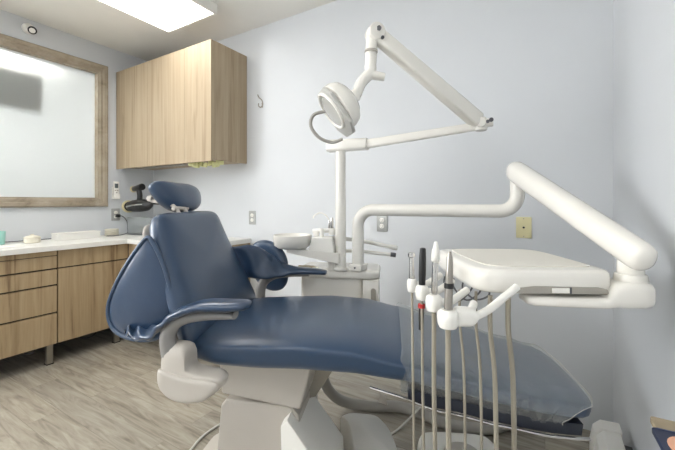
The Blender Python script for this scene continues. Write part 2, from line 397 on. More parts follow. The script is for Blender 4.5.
# acrylic box + camera-like device
t = thing('acrylic_box', 'clear open acrylic box on the counter beneath the black handset', 'box', (-3.44, 2.0, .8805))
m = MB(); X0, X1, Y0, Y1, H = -.155, .155, -.07, .07, .165
m.box(X0, X1, Y0, Y1, 0, .004); m.box(X0, X0+.004, Y0, Y1, .004, H); m.box(X1-.004, X1, Y0, Y1, .004, H); m.box(X0+.004, X1-.004, Y0, Y0+.004, .004, H); m.box(X0+.004, X1-.004, Y1-.004, Y1, .004, H)
m.build('box', MAC, t, smooth=False)
tag(MB().tube([(-3.60, 1.91, .884), (-3.50, 1.90, .884), (-3.40, 1.90, .884), (-3.30, 1.92, .885), (-3.22, 1.95, .884)], .0035, 6, 6).build('counter_cable', MCABLE), 'dark cable lying in front of the clear acrylic box', 'cable')
t = thing('xray_handset', 'black and silver barrel shaped handset with a yellowed ring held out from the corner', 'medical device', (-3.40, YB, 1.2))
ax = V((.985, 0, .05)).normalized(); p = V((-3.60, 1.94, 1.155))
MB().lathe([(.030, .0), (.044, .004), (.047, .02), (.042, .03), (.05, .06), (.058, .10), (.062, .22), (.055, .32), (.03, .38), (.012, .395)], p, ax).build('barrel', MBK, t, world=True)
MB().lathe([(.030, -.012), (.058, -.010), (.062, .004), (.056, .014), (.036, .016)], p-ax*.004, ax).build('front_ring', MBRASS, t, world=True)
MB().lathe([(.022, -.006), (.034, -.004), (.034, .0)], p-ax*.014, ax).build('lens', MCH, t, world=True)
m = MB(); m.tube([p+ax*.08+V((0, -.06, -.005)), p+ax*.22+V((0, -.066, .004)), p+ax*.34+V((0, -.05, .004))], .008, 8, 4); m.build('silver_trim', MCH, t, world=True)
m = MB(); m.tube([p+ax*.20+V((0, 0, .05)), p+ax*.205+V((0, 0, .10)), p+ax*.19+V((0, 0, .15))], .024, 12, 3); m.build('handle', MBK, t, world=True)
m = MB(); m.cyl(p+ax*.10+V((0, 0, .168)), p+ax*.25+V((0, 0, .18)), .026, .033, e=.006); m.build('top_housing', MBK, t, world=True)
m = MB(); m.cyl(p+ax*.085+V((0, 0, .166)), p+ax*.103+V((0, 0, .168)), .032, .032, e=.004); m.build('top_ring', MBRASS, t, world=True)
m = MB(); m.tube([p+ax*.24+V((0, .04, .02)), p+ax*.24+V((0, .14, .02)), (p+ax*.24).to_tuple()[:1]+(YB-.004, p.z+.03)], .014, 10); m.box(-3.42, -3.30, YB-.012, YB-.001, 1.12, 1.26); m.build('wall_bracket', MBK, t, world=True)

# wall fittings ----------------------------------------------------------
t = thing('air_conditioner_remote', 'white remote control in its wall holder beside the window frame', 'remote control', (XL, 1.855, 1.23))
MB().slab(rrect(.052, .165, .008, 4, 0, .090), lambda a, b, h: (h, a, b), .012, .028, .003).build('remote', MPW2, t)
MB().box(.0282, .0288, -.016, .016, .108, .152).build('screen', MSCR, t, smooth=False)
m = MB(); m.box(.0282, .0305, -.016, -.003, .078, .090); m.box(.0282, .0305, .003, .016, .078, .090); m.box(.0282, .0305, -.008, .008, .058, .068); m.build('buttons', MGR, t, smooth=False)
m = MB(); m.box(.001, .0115, -.031, .031, 0, .12); m.box(.0116, .034, -.031, -.0265, 0, .05); m.box(.0116, .034, .0265, .031, 0, .05); m.box(.0285, .034, -.0264, .0264, 0, .05); m.box(.0116, .0284, -.0264, .0264, 0, .004); m.build('holder', MPW2, t, smooth=False)

def outlet(loc, rz, label, ivory=False):
    t = thing('cable_plate' if ivory else 'wall_outlet', label, 'wall plate' if ivory else 'outlet', loc, rz, None)
    MB().slab(rrect(.078, .120, .004, 3), lambda a, b, h: (a, -h, b), .0008, .007, .002).build('plate', MYL if ivory else MPLT, t)
    if ivory:
        MB().cyl((0, -.0072, 0), (0, -.014, 0), .006, .005, 12).build('jack', MBK, t)
    else:
        for zz in (.021, -.021):
            s_ = MB().slab([(a, b+zz) for a, b in rrect(.034, .030, .013, 5)], lambda a, b, h: (a, -h, b), .0072, .010, .001).build('socket', MPW2, t)
            m = MB(); m.box(-.008, -.006, -.0106, -.0101, zz-.002, zz+.006); m.box(.006, .008, -.0106, -.0101, zz-.002, zz+.006); m.box(-.002, .002, -.0106, -.0101, zz-.010, zz-.006)
            m.build('slots', MBK, s_, smooth=False)
    for zz in ((.05, -.05) if ivory else (0,)):
        MB().cyl((0, -.0072, zz), (0, -.0085, zz), .003, .0025, 10).build('screw', MST, t)
    return t
outlet((-2.205, YB, 1.063), 0, 'grey plated outlet on the back wall nearest the wall cabinet')
outlet((-.975, YB, 1.053), 0, 'grey plated outlet on the back wall just right of the white pipe bend')
outlet((-.104, YB, 1.055), 0, 'ivory wall plate with one dark jack under the thick white arm', True)
outlet((XL, 1.858, 1.075), PI/2, 'grey plated outlet on the left wall with a black plug in it')

t = thing('wall_hook', 'small dark metal hook on the bare wall right of the cabinet', 'hook', (-2.10, YB, 2.06))
m = MB(); m.tube([(-2.142, YB-.003, 2.13), (-2.12, YB-.012, 2.10), (-2.092, YB-.006, 2.075), (-2.083, YB-.006, 2.035), (-2.088, YB-.022, 2.01), (-2.105, YB-.03, 2.02), (-2.108, YB-.028, 2.045)], .0045, 8, 5); m.tube([(-2.09, YB-.006, 2.05), (-2.078, YB-.012, 2.01)], .004, 8)
m.build('hook', MST, t, world=True)

t = thing('security_sensor', 'small white round sensor with a black ringed lens high on the left wall', 'sensor', (XL, 1.19, 2.62))
MB().lathe([(.040, .001), (.043, .006), (.040, .03), (.030, .045)], (0, -.02, .012), (1, .15, -.1)).build('housing', MPW2, t)
MB().lathe([(.026, .0), (.030, .004), (.030, .02), (.024, .022)], (.045, .0, .0), (.75, -.35, -.55)).build('lens_ring', MBK, t)
MB().lathe([(.004, .0), (.021, .001), (.018, .006), (.003, .008)], (.0625, -.008, -.0125), (.75, -.35, -.55)).build('lens', MPW2, t)

# ------------------------------------------------------------------ dental chair (local frame: +x towards the feet, +y far side)
CH_LOC, CH_RZ = (-1.144, 1.051, 0), math.radians(22)
ch = thing('dental_chair', 'navy blue vinyl dental chair with cream base and winged armrests', 'dental chair', CH_LOC, CH_RZ)
def interp(tab, u):
    if u <= tab[0][0]: return tab[0][1:]
    for a, b in zip(tab, tab[1:]):
        if u <= b[0]:
            t = (u-a[0])/(b[0]-a[0]); t = t*t*(3-2*t)*.5+t*.5
            return tuple(a[i]+(b[i]-a[i])*t for i in range(1, len(a)))
    return tab[-1][1:]
#        u     half-w  top z  thick
SEAT = [(-.03, .295, .722, .085), (.08, .317, .730, .108), (.20, .325, .738, .115), (.38, .325, .748, .118), (.54, .323, .742, .112), (.69, .317, .712, .092),
        (.85, .305, .674, .080), (1.0, .282, .636, .080), (1.15, .255, .603, .080), (1.24, .235, .588, .078), (1.31, .215, .576, .074)]
def seat_ring(u, k=1., grow=0., N=56, nexp=3.6, lift=0.):
    w, z, th = interp(SEAT, u); w = w*(.5+.5*k)+grow if k < 1 else w+grow; hh = th/2*k+grow; zc = z-th/2+lift
    r = []
    for i in range(N):
        a = 2*PI*i/N; c_, s_ = math.cos(a), math.sin(a)
        y = w*math.copysign(abs(c_)**(2/(nexp+2)), c_); zz = hh*math.copysign(abs(s_)**(2/3.6), s_)
        if s_ < .45: y *= 1-.085*(.45-s_)**.8
        if s_ > 0: zz += .012*(1-(y/w)**2)
        r.append((u, y, zc+zz))
    return r
rings = [seat_ring(-.055, .25), seat_ring(-.052, .55), seat_ring(-.042, .82)]+[seat_ring(-.03+i*1.29/44) for i in range(45)]+[seat_ring(1.28, .93), seat_ring(1.297, .75), seat_ring(1.306, .5), seat_ring(1.310, .22)]
MB().loft(rings).build('seat_cushion', MNV, ch, ang=60)
# board under the legrest with a metal rail
m = MB(); rr_ = []
for i in range(12):
    u = .72+i*.54/11; w, z, th = interp(SEAT, u); b = z-th-.002
    rr_.append([(u, -w+.03, b-.042), (u, w-.03, b-.042), (u, w-.02, b), (u, -w+.02, b)])
m.loft(rr_); m.build('legrest_board', mat('board_dark', (36, 42, 56), .5, var=.05), ch)
m = MB()
for sy in (-1, 1):
    m.tube([(u, sy*(interp(SEAT, u)[0]-.018), interp(SEAT, u)[1]-interp(SEAT, u)[2]-.046*min(1, (u-.55)/.25)) for u in [.60+i*.68/16 for i in range(17)]], .005, 8)
m.build('legrest_rail', MCH, ch)
# backrest
B0, B1 = V((-.005, 0, .70)), V((-.165, 0, 1.165)); BD = (B1-B0); BL = BD.length; BD.normalize(); BN = V((BD.z, 0, -BD.x))  # normal towards patient
def backf(a, b, h):
    P = B0+BD*b+BN*(h-.045+.012*math.cos(b*9))+V((0, a, 0)); return P+BN*(.10*a*a)
out = [(-.285, .0), (-.29, .10), (-.275, .22), (-.262, .33), (-.247, .42), (-.228, .474), (-.19, .494), (-.09, .499), (0, .50), (.09, .499), (.175, .494), (.212, .474), (.232, .42), (.254, .33), (.275, .22), (.29, .10), (.285, .0), (.15, -.01), (0, -.012), (-.15, -.01)]
MB().pillow(out, .085, backf, p=10, n=4, crown=.012).build('backrest', MNV, ch, ang=70)
outs = [(a*.93, .03+b*.9) for a, b in out]
MB().pillow(outs, .03, lambda a, b, h: backf(a, b, h-.062), p=10, n=3).build('backrest_shell', MPG, ch, ang=70)
# headrest: a curled cushion on a double hinged bracket
HC = V((-.262, 0, 1.226)); hd = V((-.50, 0, .86)).normalized(); hn = V((.86, 0, .50)).normalized()
def headf(a, b, h): return HC+V((0, a, 0))+hd*(b)+hn*(h+.5*a*a+.8*b*b)
MB().pillow([(-.148, .022), (-.118, -.030), (-.065, -.068), (0, -.080), (.06, -.078), (.118, -.056), (.152, -.010), (.148, .028), (.10, .050), (.05, .055), (0, .056), (-.05, .057), (-.10, .057), (-.145, .050)], .098, headf, p=3.2, n=4).build('headrest', MNV, ch, ang=70)
m = MB()
for sy in (-.085, -.03):
    m.tube([B1+V((-.02, sy, -.03)), B1+V((-.055, sy, .02)), HC+V((-.06, sy, -.02))], .0075, 10, 4)
m.cyl(HC+V((-.062, -.095, -.012)), HC+V((-.062, .0, -.012)), .012, e=.003); m.cyl(B1+V((-.045, -.10, .008)), B1+V((-.045, .0, .008)), .009, e=.002)
m.build('headrest_bracket', MPG, ch)
# armrests
def sling(pts, sy, nm):
    """pts: (u, y, z, half-width, thickness, twist-degrees)"""
    P = smooth_path([p[:3] for p in pts], 6); Q = smooth_path([(p[3], p[4], p[5]) for p in pts], 6); rings = []; n = len(P)
    for i in range(n):
        T = (P[min(i+1, n-1)]-P[max(i-1, 0)]).normalized(); w, th, tw = Q[i]; tw = math.radians(tw)*sy
        side = V((0, 1, 0)); side = (side-T*side.dot(T)).normalized(); up = T.cross(side)
        a_ = side*math.cos(tw)+up*math.sin(tw); b_ = -side*math.sin(tw)+up*math.cos(tw); r = []
        for k in range(24):
            q = 2*PI*k/24; c_, s_ = math.cos(q), math.sin(q)
            wv = 0 if sy < 0 else .011*math.sin(i*1.1+1.5*c_*3)*max(0, 1-i/26); r.append(P[i]+b_*wv+a_*(w*math.copysign(abs(c_)**.8, c_))+b_*(th*math.copysign(abs(s_)**.8, s_)))
        rings.append(r)
    return MB().loft(rings).build(nm, MNVW, ch, ang=70)
for sy in (-1, 1):
    # arm pad and the sling that ties it to the backrest
    if sy == 1:
        sling([(-.13, .245, .90, .075, .014, 100), (-.06, .30, .895, .085, .018, 88), (.02, .345, .865, .070, .020, 62), (.09, .375, .842, .052, .018, 30), (.17, .39, .838, .042, .016, 8), (.27, .39, .836, .036, .015, 0), (.325, .39, .832, .026, .012, 0), (.335, .39, .831, .008, .005, 0)], 1, 'armrest_sling')
        wo = [(-.115, .86), (-.12, .92), (-.095, .965), (-.05, .988), (.01, .983), (.06, .95), (.095, .90), (.108, .83), (.10, .755), (.065, .715), (.005, .71), (-.06, .745), (-.10, .80)]
        MB().pillow(wo, .055, lambda a, b, h: (a, .455+h+.4*a*a, b), p=5, n=4).build('armrest_wing', MNV, ch, ang=70)
    else:
        sling([(-.27, -.28, .742, .012, .008, 0), (-.21, -.30, .742, .028, .010, 10), (-.13, -.33, .760, .038, .012, 12), (-.06, -.35, .81, .042, .012, 6), (.0, -.36, .846, .044, .014, 0), (.07, -.36, .868, .046, .016, 0), (.16, -.36, .872, .044, .016, 0), (.215, -.36, .876, .034, .013, 0), (.228, -.36, .876, .010, .006, 0)], 1, 'armrest_sling')
        wo = [(-.175, 1.06), (-.205, 1.065), (-.285, .965), (-.335, .885), (-.365, .815), (-.358, .758), (-.32, .722), (-.24, .705), (-.16, .715), (-.11, .76), (-.10, .85), (-.13, .97)]
        wf = lambda a, b, h: (a, -.27+h+.6*(a+.2)**2, b)
        wg = MB().pillow(wo, .022, wf, p=5, n=4).build('armrest_wing', MNVW, ch, ang=70)
        m = MB(); wp = [wf(q.x, q.y, -.004) for q in smooth_closed([(a, b, 0) for a, b in wo], 4)]; m.tube(wp+[wp[0]], .008, 10, cap=False); m.build('piping', MNV, wg)
    y = sy*.36
    # swept arm that carries the pad
    m = MB(); m.tube([(-.045, y, .70), (-.055, y, .755), (-.035, y, .80), (.01, y, .825), (.09, y, .838), (.18, y, .842 if sy < 0 else .812)] if sy < 0 else
                     [(-.02, y+.0, .66), (-.015, y, .74), (.01, y, .785), (.06, y+.01, .812), (.14, y+.02, .82), (.24, y+.03, .820)], lambda t: (.031-.019*t, .020+.004*t), 16, 6)
    m.build('armrest_support', MPGD, ch)
    # pivot housing under the armrest
    ho = [(-.078, .66), (-.074, .605), (-.038, .570), (.02, .558), (.08, .567), (.125, .600), (.145, .632), (.12, .648), (.06, .655), (.02, .672), (.012, .735 if sy < 0 else .675), (-.06, .735 if sy < 0 else .675), (-.075, .70 if sy < 0 else .67)]
    MB().pillow(ho, .075, lambda a, b, h: (a, sy*.345+h, b), p=9, n=4).build('pivot_housing', MPG, ch, ang=60)
    MB().pillow([(-.076, .655), (-.071, .607), (-.036, .574), (.02, .562), (.078, .571), (.122, .602), (.128, .628), (.09, .640), (.0, .648), (-.06, .662)], .03, lambda a, b, h: (a, sy*.378+h, b), p=10, n=4).build('housing_cover', MPG, ch, ang=60)
MB().slab(rrect(.24, .30, .03, 4, .20, 0), lambda a, b, h: (a, b, h), .585, .632, .006).build('seat_frame', MPG, ch)
# lift bracket, lift arm, base
m = MB(); yb = .20
m.loft([[(.04, -yb, .622), (.39, -yb, .622), (.39, yb, .622), (.04, yb, .622)], [(.045, -yb+.01, .49), (.345, -yb+.01, .455), (.345, yb-.01, .455), (.045, yb-.01, .49)]])
m.build('seat_bracket', MPG, ch, bevel=.008)
m = MB(); m.slab([(.03, .43), (.05, .455), (.30, .455), (.335, .42), (.34, .02), (.01, .02), (.012, .25)], lambda a, b, h: (a, h, b), -.165, .165, .012); m.build('lift_column', MPG, ch, ang=30)
m = MB(); m.slab([(.305, .432), (.280, .405), (.29, .03), (.475, .03), (.47, .215)], lambda a, b, h: (a, h, b), -.215, .05, .008); m.build('lift_cover', MPW2, ch, ang=30)
m = MB(); m.slab([(.30, .50), (.42, .57), (.47, .57), (.36, .40), (.30, .38)], lambda a, b, h: (a, h, b), .0, .06, .004); m.build('lift_link', MST, ch, ang=30)
MB().slab(ease([(.56, -.14), (.70, -.15), (.70, .02), (.66, .17), (.60, .26), (.47, .26), (.425, .22), (.478, .17)]), lambda a, b, h: (a, b, h), .022, .20, .025).build('pedestal_cover', MPW2, ch, ang=60)
MB().slab(rrect(1.0, .56, .08, 5, .28, .02), lambda a, b, h: (a, b, h), .0005, .022, .006).build('base_plate', MPG, ch)

# plastic sleeve over the legrest ------------------------------------------------
sl = thing('plastic_sleeve', 'clear crinkled plastic sleeve drawn over the foot end of the blue chair', 'plastic cover', CH_LOC, CH_RZ)
def sl_ring(u, g, k=1.):
    r = seat_ring(u, 1., g, 96)
    o = []
    for i, (x, y, z) in enumerate(r):
        a = 2*PI*i/96; side = abs(math.cos(a))**3; low = max(0, -math.sin(a))
        wr = .006*side*math.sin(u*95+4*math.sin(u*31)+a*3)+.004*side*math.sin(u*170+a*5)
        sag = -.040*low*(abs(math.sin(a))**.5)
        o.append((x+.01*side*math.sin(a*6+u*40), y+math.copysign(wr, y)+.002*math.sin(u*60), z+sag+(.0015*math.sin(u*50+y*30))))
    return o
def sl_pt(t, j, g):      # t 0..1 along the sleeve; the open end is cut back on the near lower side
    a = 2*PI*j/96; e = 1.285-.15*max(0, -math.cos(a))**2*max(0, .35-math.sin(a))-.02*max(0, math.cos(a)); u = .70+t*(e-.70)
    x, y, z = sl_ring(u, g)[j]; return (x, y, z)
MB().loft([[sl_pt(i/56, j, .010+.008*(i < 2)) for j in range(96)] for i in range(57)], cap=False).build('film', MFM, sl, ang=80)
m = MB(); lp_ = [V(sl_pt(1, j, .010)) for j in range(0, 96, 2)]; m.tube(lp_+[lp_[0]], .0013, 6, cap=False); m.build('sleeve_edge', mat('film_edge', (190, 188, 180), .3, var=.03), sl)

# ------------------------------------------------------------------ cuspidor unit beyond the chair
UN_LOC, UN_RZ = (-1.022, 1.705, 0), math.radians(22)
un = thing('cuspidor_unit', 'white cuspidor unit with round spittoon bowl behind the blue chair', 'dental unit', UN_LOC, UN_RZ)
UZ = .83
m = MB(); m.slab(rrect(.455, .25, .045, 6, .02, .03), lambda a, b, h: (a, b, h), UZ-.045, UZ, .014); m.build('top_cover', MPW, un, ang=50)
m = MB(); m.slab(rrect(.35, .20, .03, 5, -.02, .04), lambda a, b, h: (a, b, h), .42, UZ-.045, .006); m.build('body', MPW, un, ang=50)
m = MB(); m.slab([(.155, UZ-.046), (.245, UZ-.046), (.242, .52), (.22, .44), (.155, .42)], lambda a, b, h: (a, h, b), -.085, .13, .012); m.build('side_column', MPW, un, ang=50)
m = MB(); m.slab([(a, b+.70) for a, b in rrect(.026, .075, .012, 5, .215, 0)], lambda a, b, h: (a, h, b), -.0855, -.093, .001); m.build('grip_slot', MGR, un)
m = MB(); m.tube([(.0, .03, .45), (.0, -.15, .45), (-.06, -.35, .49), (-.13, -.46, .535)], .03, 14, 5); m.build('support_arm', MPG, un)
# bowl and its arm
m = MB(); m.lathe([(.03, -.003), (.080, .0), (.099, .014), (.106, .05), (.107, .070), (.103, .072), (.098, .064), (.07, .03), (.03, .014), (.004, .012)], (-.232, -.09, .947)); m.build('spittoon_bowl', MPW, un, ang=50)
m = MB(); m.slab([(-.26, .925), (-.05, .885), (.035, .87), (.035, .925), (-.05, .935), (-.26, .945)], lambda a, b, h: (a, h, b), -.13, -.02, .008); m.build('bowl_arm', MPW, un, ang=40)
m = MB(); m.loft([[(-.135, -.13, .925), (.01, -.13, .925), (.01, -.02, .925), (-.135, -.02, .925)], [(-.115, -.12, 1.01), (-.005, -.12, 1.01), (-.005, -.03, 1.01), (-.115, -.03, 1.01)]]); m.build('valve_block', MPW2, un, bevel=.006)
m = MB(); m.tube([(-.01, -.075, .875), (-.01, -.075, .85), (-.01, -.075, UZ)], .028, 14); m.build('bowl_post', MPW, un)
m = MB()
m.cyl((-.10, -.075, 1.011), (-.10, -.075, 1.035), .016, e=.003); m.cyl((-.12, -.075, 1.04), (-.0, -.075, 1.045), .012, e=.003); m.cyl((-.012, -.075, 1.02), (-.012, -.075, 1.055), .018, e=.003); m.cyl((-.065, -.09, 1.01), (-.065, -.09, 1.055), .010, e=.002)
m.build('valves', MPW2, un)
m = MB(); m.tube([(-.03, -.07, 1.05), (-.03, -.07, 1.10), (-.05, -.075, 1.13), (-.08, -.08, 1.14), (-.11, -.085, 1.125), (-.115, -.085, 1.11)], .004, 8, 5); m.build('rinse_spout', MPW2, un)
m = MB(); m.cyl((-.012, -.075, 1.056), (-.012, -.075, 1.115), .008, e=.002); m.cyl((-.028, -.072, 1.056), (-.028, -.072, 1.10), .006, e=.002); m.build('cup_filler', MCH, un)
m = MB()
m.tube([(-.005, -.05, 1.00), (.12, .0, .985), (.27, .02, .955), (.31, .02, .947)], .011, 10, 4); m.cyl((.30, .02, .950), (.345, .02, .941), .013, e=.003)
m.tube([(.0, -.03, .925), (.12, -.02, .925), (.33, .0, .905)], .010, 10, 4)
m.build('suction_arms', MPW2, un)
m = MB(); m.cyl((.305, .0, .9085), (.335, .0, .9045), .0125, e=.002); m.build('suction_clip', MHT, un)
t = thing('instrument_pack', 'small brown and cream instrument lying on the white unit beside the bowl post', 'instrument', (-1.14, 1.575, UZ+.0005), math.radians(10))
m = MB(); m.tube([(-.045, 0, .010), (.03, .0, .010), (.05, .01, .008)], .007, 8, 3); m.tube([(-.03, .02, .008), (.045, .026, .008)], .006, 8); m.box(-.04, .03, -.006, .03, 0, .004); m.build('body', mat('instrument_brown', (150, 138, 112), .4, .2, var=.3, vscale=50), t)
m = MB(); m.box(.03, .065, -.004, .02, .0, .012); m.build('tip', MCREAM, t, bevel=.002)

# ------------------------------------------------------------------ dental light on its pole
lp = thing('dental_light', 'white overhead dental lamp on a tall pole with a folding arm', 'dental lamp', (-.957, 1.642, UZ+.001))
PX, PY = -.957, 1.642
MB().cyl((PX, PY, UZ+.001), (PX, PY, 1.475), .0295, .0275, 28).build('pole', MPW, lp, world=True)
MB().lathe([(.036, 0), (.038, .004), (.036, .014), (.031, .018)], (PX, PY, UZ+.001)).build('pole_collar', MPW, lp, world=True)
Jr = V((-.262, 1.765, 1.572)); P0 = V((PX, PY, 1.507))
d = (Jr-P0); dh = V((d.x, d.y, 0)).normalized(); sd = V((-dh.y, dh.x, 0))
def boxarm(A, B, w0, h0, w1, h1, r=.3, sd_=sd, n=2):
    A, B = V(A), V(B); T = (B-A).normalized(); up = T.cross(sd_)*-1
    if up.z < 0: up = -up
    def ring(P, w, h):
        pts = rrect(w, h, min(w, h)*r, 4); return [P+sd_*a+up*b for a, b in pts]
    L = (B-A).length; e = .006
    return [ring(A, w0*.8, h0*.8), ring(A+T*e*.4, w0*.95, h0*.95), ring(A+T*e, w0, h0), ring(B-T*e, w1, h1), ring(B-T*e*.4, w1*.95, h1*.95), ring(B, w1*.8, h1*.8)]
MB().loft(boxarm(P0-dh*.075, P0+dh*.155, .07, .066, .066, .060, .25)).build('pole_hub', MPW, lp, world=True)
MB().loft(boxarm(P0+dh*.15, Jr-V((0, 0, .012)), .045, .045, .038, .036, .2)).build('lower_arm', MPW, lp, world=True)
m = MB(); m.cyl(Jr+V((0, 0, -.035)), Jr+V((0, 0, .028)), .03, .026, e=.006); m.cyl(Jr+V((0, 0, .0))-sd*.036, Jr+sd*.036, .024, e=.004); m.loft(boxarm(Jr-dh*.05, Jr+dh*.055, .05, .05, .044, .034, .35)); m.build('elbow_joint', MPW, lp, world=True)
m = MB(); m.cyl(Jr+dh*.03-sd*.03, Jr+dh*.03-sd*.0365, .008); m.cyl(Jr+dh*.045+V((0, 0, .008))-sd*.02, Jr+dh*.045+V((0, 0, .008))-sd*.028, .010); m.build('hinge_pin', MHT, lp, world=True)
Jt = V((-.628, 1.372, 1.925)); d2 = (Jt-Jr); d2h = V((d2.x, d2.y, 0)).normalized(); sd2 = V((-d2h.y, d2h.x, 0))
MB().loft(boxarm(Jr+d2*.03, Jt, .055, .072, .055, .062, .22, sd2)).build('spring_arm', MPW, lp, world=True)
m = MB(); m.cyl(Jt-sd2*.034, Jt+sd2*.034, .036, e=.006); m.build('top_joint', MPW, lp, world=True)
m = MB(); m.cyl(Jt+d2h*-.005+sd2*.0345+V((0, 0, .006)), Jt+sd2*.039+V((0, 0, .006)), .010); m.cyl(Jt-d2h*.02+sd2*.03+V((0, 0, -.03)), Jt-d2h*.02+sd2*.038+V((0, 0, -.03)), .007); m.build('joint_screw', MHT, lp, world=True)
K1 = V((-.645, 1.362, 1.765)); K2 = V((-.690, 1.318, 1.655))
m = MB(); m.tube([Jt+V((-.012, 0, -.01)), V((-.643, 1.366, 1.86)), K1], lambda t: .027-.003*t, 16); m.build('drop_arm', MPW, lp, world=True)
m = MB(); m.cyl((-.640, 1.36, 1.850), (-.6405, 1.36, 1.842), .0285, seg=20); m.build('drop_ring', MGR, lp, world=True)
m = MB(); m.tube([K1+V((.0, 0, .02)), K1+V((-.002, -.0, -.01)), K1+V((-.03, -.028, -.055)), K2], lambda t: .026-.004*t, 16, 4); m.cyl(K1+V((-.01, -.006, -.015)), K1+V((.055, .028, -.03)), .021, .017, e=.004); m.build('elbow', MPW, lp, world=True)
HD = V((-.742, 1.235, 1.588)); 
HD = V((-.735, 1.245, 1.592)); hax = V((-.55, -.57, -.605)).normalized()   # direction the lamp shines
hy = (V((0, 0, 1))-hax*hax.z).normalized(); hx = hy.cross(hax).normalized()
def headp(a, b, h): return HD+hx*a+hy*b+hax*h
m = MB(); m.tube([K2+V((.0, .0, .015)), K2+V((-.008, -.012, -.02)), headp(0, .05, -.055)], lambda t: .023-.004*t, 14, 3); m.build('head_knuckle', MPW, lp, world=True)
MB().lathe([(.045, -.062), (.070, -.058), (.092, -.040), (.101, -.015), (.100, .008), (.094, .012)], HD, hax, 40).build('lamp_housing', MPW, lp, world=True)
def octo(w, h, c): return [(-w, -h+c), (-w+c, -h), (w-c, -h), (w, -h+c), (w, h-c), (w-c, h), (-w+c, h), (-w, h-c)]
MGP = mat('lamp_grey_plastic', (188, 187, 182), .3, coat=.2, var=.02)
MB().slab(octo(.088, .108, .042), lambda a, b, h: headp(a, b-.012, h), .0125, .034, .010).build('lamp_front', MGP, lp, world=True, ang=30)
m = MB(); m.tube([headp(.070*math.cos(2*PI*k/36), .078*math.sin(2*PI*k/36)+.004, .036) for k in range(37)], .007, 10, cap=False); m.build('lens_ring', MPW2, lp, world=True)
MB().lathe([(.064, .0345), (.062, .038), (.03, .042), (.004, .043)], HD, hax).build('lamp_lens', MGLS, lp, world=True)
m = MB(); m.tube([headp(-.06, .02, .03), headp(-.085, .04, .08), headp(-.10, .01, .115), headp(-.10, -.05, .115), headp(-.085, -.10, .085), headp(-.06, -.115, .045)], .0075, 10, 6); m.build('lamp_handle', MHG, lp, world=True)

# ------------------------------------------------------------------ instrument delivery arm + tray head
da = thing('delivery_arm', 'white bent pipe and thick balanced arm carrying the instrument tray', 'delivery arm', (-.865, 1.675, UZ+.001))
m = MB(); m.box(-.905, -.832, 1.640, 1.722, UZ+.001, UZ+.038); m.build('mount_block', MPW, da, world=True, bevel=.008)
m = MB(); m.cyl((-.868, 1.641, UZ+.02), (-.868, 1.637, UZ+.02), .005); m.build('mount_screw', MHT, da, world=True)
pa = V((-.868, 1.677, UZ+.03)); pb = V((-.868, 1.677, 1.158)); pc = V((-.109, 1.797, 1.158)); pd = V((-.109, 1.797, 1.315))
hdir = (pc-pb).normalized(); path = [pa, V((pa.x, pa.y, 1.0))]
def bend(c0, d0, d1, r):
    """quarter arc at corner c0, entering along d0, leaving along d1"""
    A = c0-d0*r; O_ = A+d1*r
    return [O_-d1*r*math.cos(a)+d0*r*math.sin(a) for a in [PI/2*k/9 for k in range(10)]]
path += bend(pb, V((0, 0, 1)), hdir, .085)+bend(pc, hdir, V((0, 0, 1)), .075)+[pd]
MB().tube(path, .0315, 20).build('pipe', MPW, da, world=True, ang=60)
A0, A1 = V((-.112, 1.79, 1.338)), V((.198, 1.165, 1.070))
T = (A1-A0).normalized(); sdd = T.cross(V((0, 0, 1))).normalized(); upp = sdd.cross(T).normalized()
def oval(P, w, h): return [P+sdd*(w*math.cos(2*PI*k/28))+upp*(h*math.copysign(abs(math.sin(2*PI*k/28))**.8, math.sin(2*PI*k/28))) for k in range(28)]
L = (A1-A0).length; rg = []
for t_, s_ in ((-.050, .25), (-.045, .55), (-.03, .83), (-.008, .97), (.03, 1), (L*.3, 1), (L*.6, 1), (L-.01, 1.0), (L+.02, .97), (L+.035, .86), (L+.042, .6), (L+.044, .3)):
    tp_ = 1-.20*max(0, min(1, t_/L)); rg.append(oval(A0+T*t_, .043*s_*tp_, .048*s_*tp_))
MB().loft(rg).build('balance_arm', MPW, da, world=True, ang=60)
for (q0, q1, r_) in ((A1-T*.075-upp*.035-sdd*.01, A1-T*.078-upp*.050-sdd*.01, .008), (A0+T*.02-upp*.042, A0+T*.02-upp*.053, .007)):
    MB().cyl(q0, q1, r_).build('arm_screw', MBK, da, world=True)
jx, jy = .196, 1.20
m = MB(); m.cyl((jx, jy, .985), (jx, jy, 1.010), .038, .036, 28, .004); m.cyl((jx, jy, 1.004), (jx, jy, 1.055), .030, .029, 28, .002); m.build('arm_swivel', MPW, da, world=True)
# horizontal arm under the tray
C0, C1 = V((.192, 1.190, 0)), V((-.045, 1.09, 0)); td = (C1-C0).normalized(); sd3 = V((-td.y, td.x, 0)); rg = []; LC = (C1-C0).length
for t_, s_, z0, z1 in ((-.046, .35, .945, .970), (-.043, .65, .935, .984), (-.034, .88, .928, .991), (-.015, .98, .926, .993), (.02, 1, .925, .992), (.05, 1, .925, .987), (.075, 1, .925, .9495), (.12, .97, .924, .9495), (LC-.01, .9, .924, .9495), (LC+.006, .75, .927, .947), (LC+.012, .4, .932, .942)):
    P = C0+td*t_; hh_ = z1-z0; rg.append([P+sd3*a+V((0, 0, (z0+z1)/2+b_)) for a, b_ in rrect(.092*s_, hh_, min(.42*hh_, .022*s_), 5)])
MB().loft(rg).build('tray_support_arm', MPW, da, world=True, ang=60)

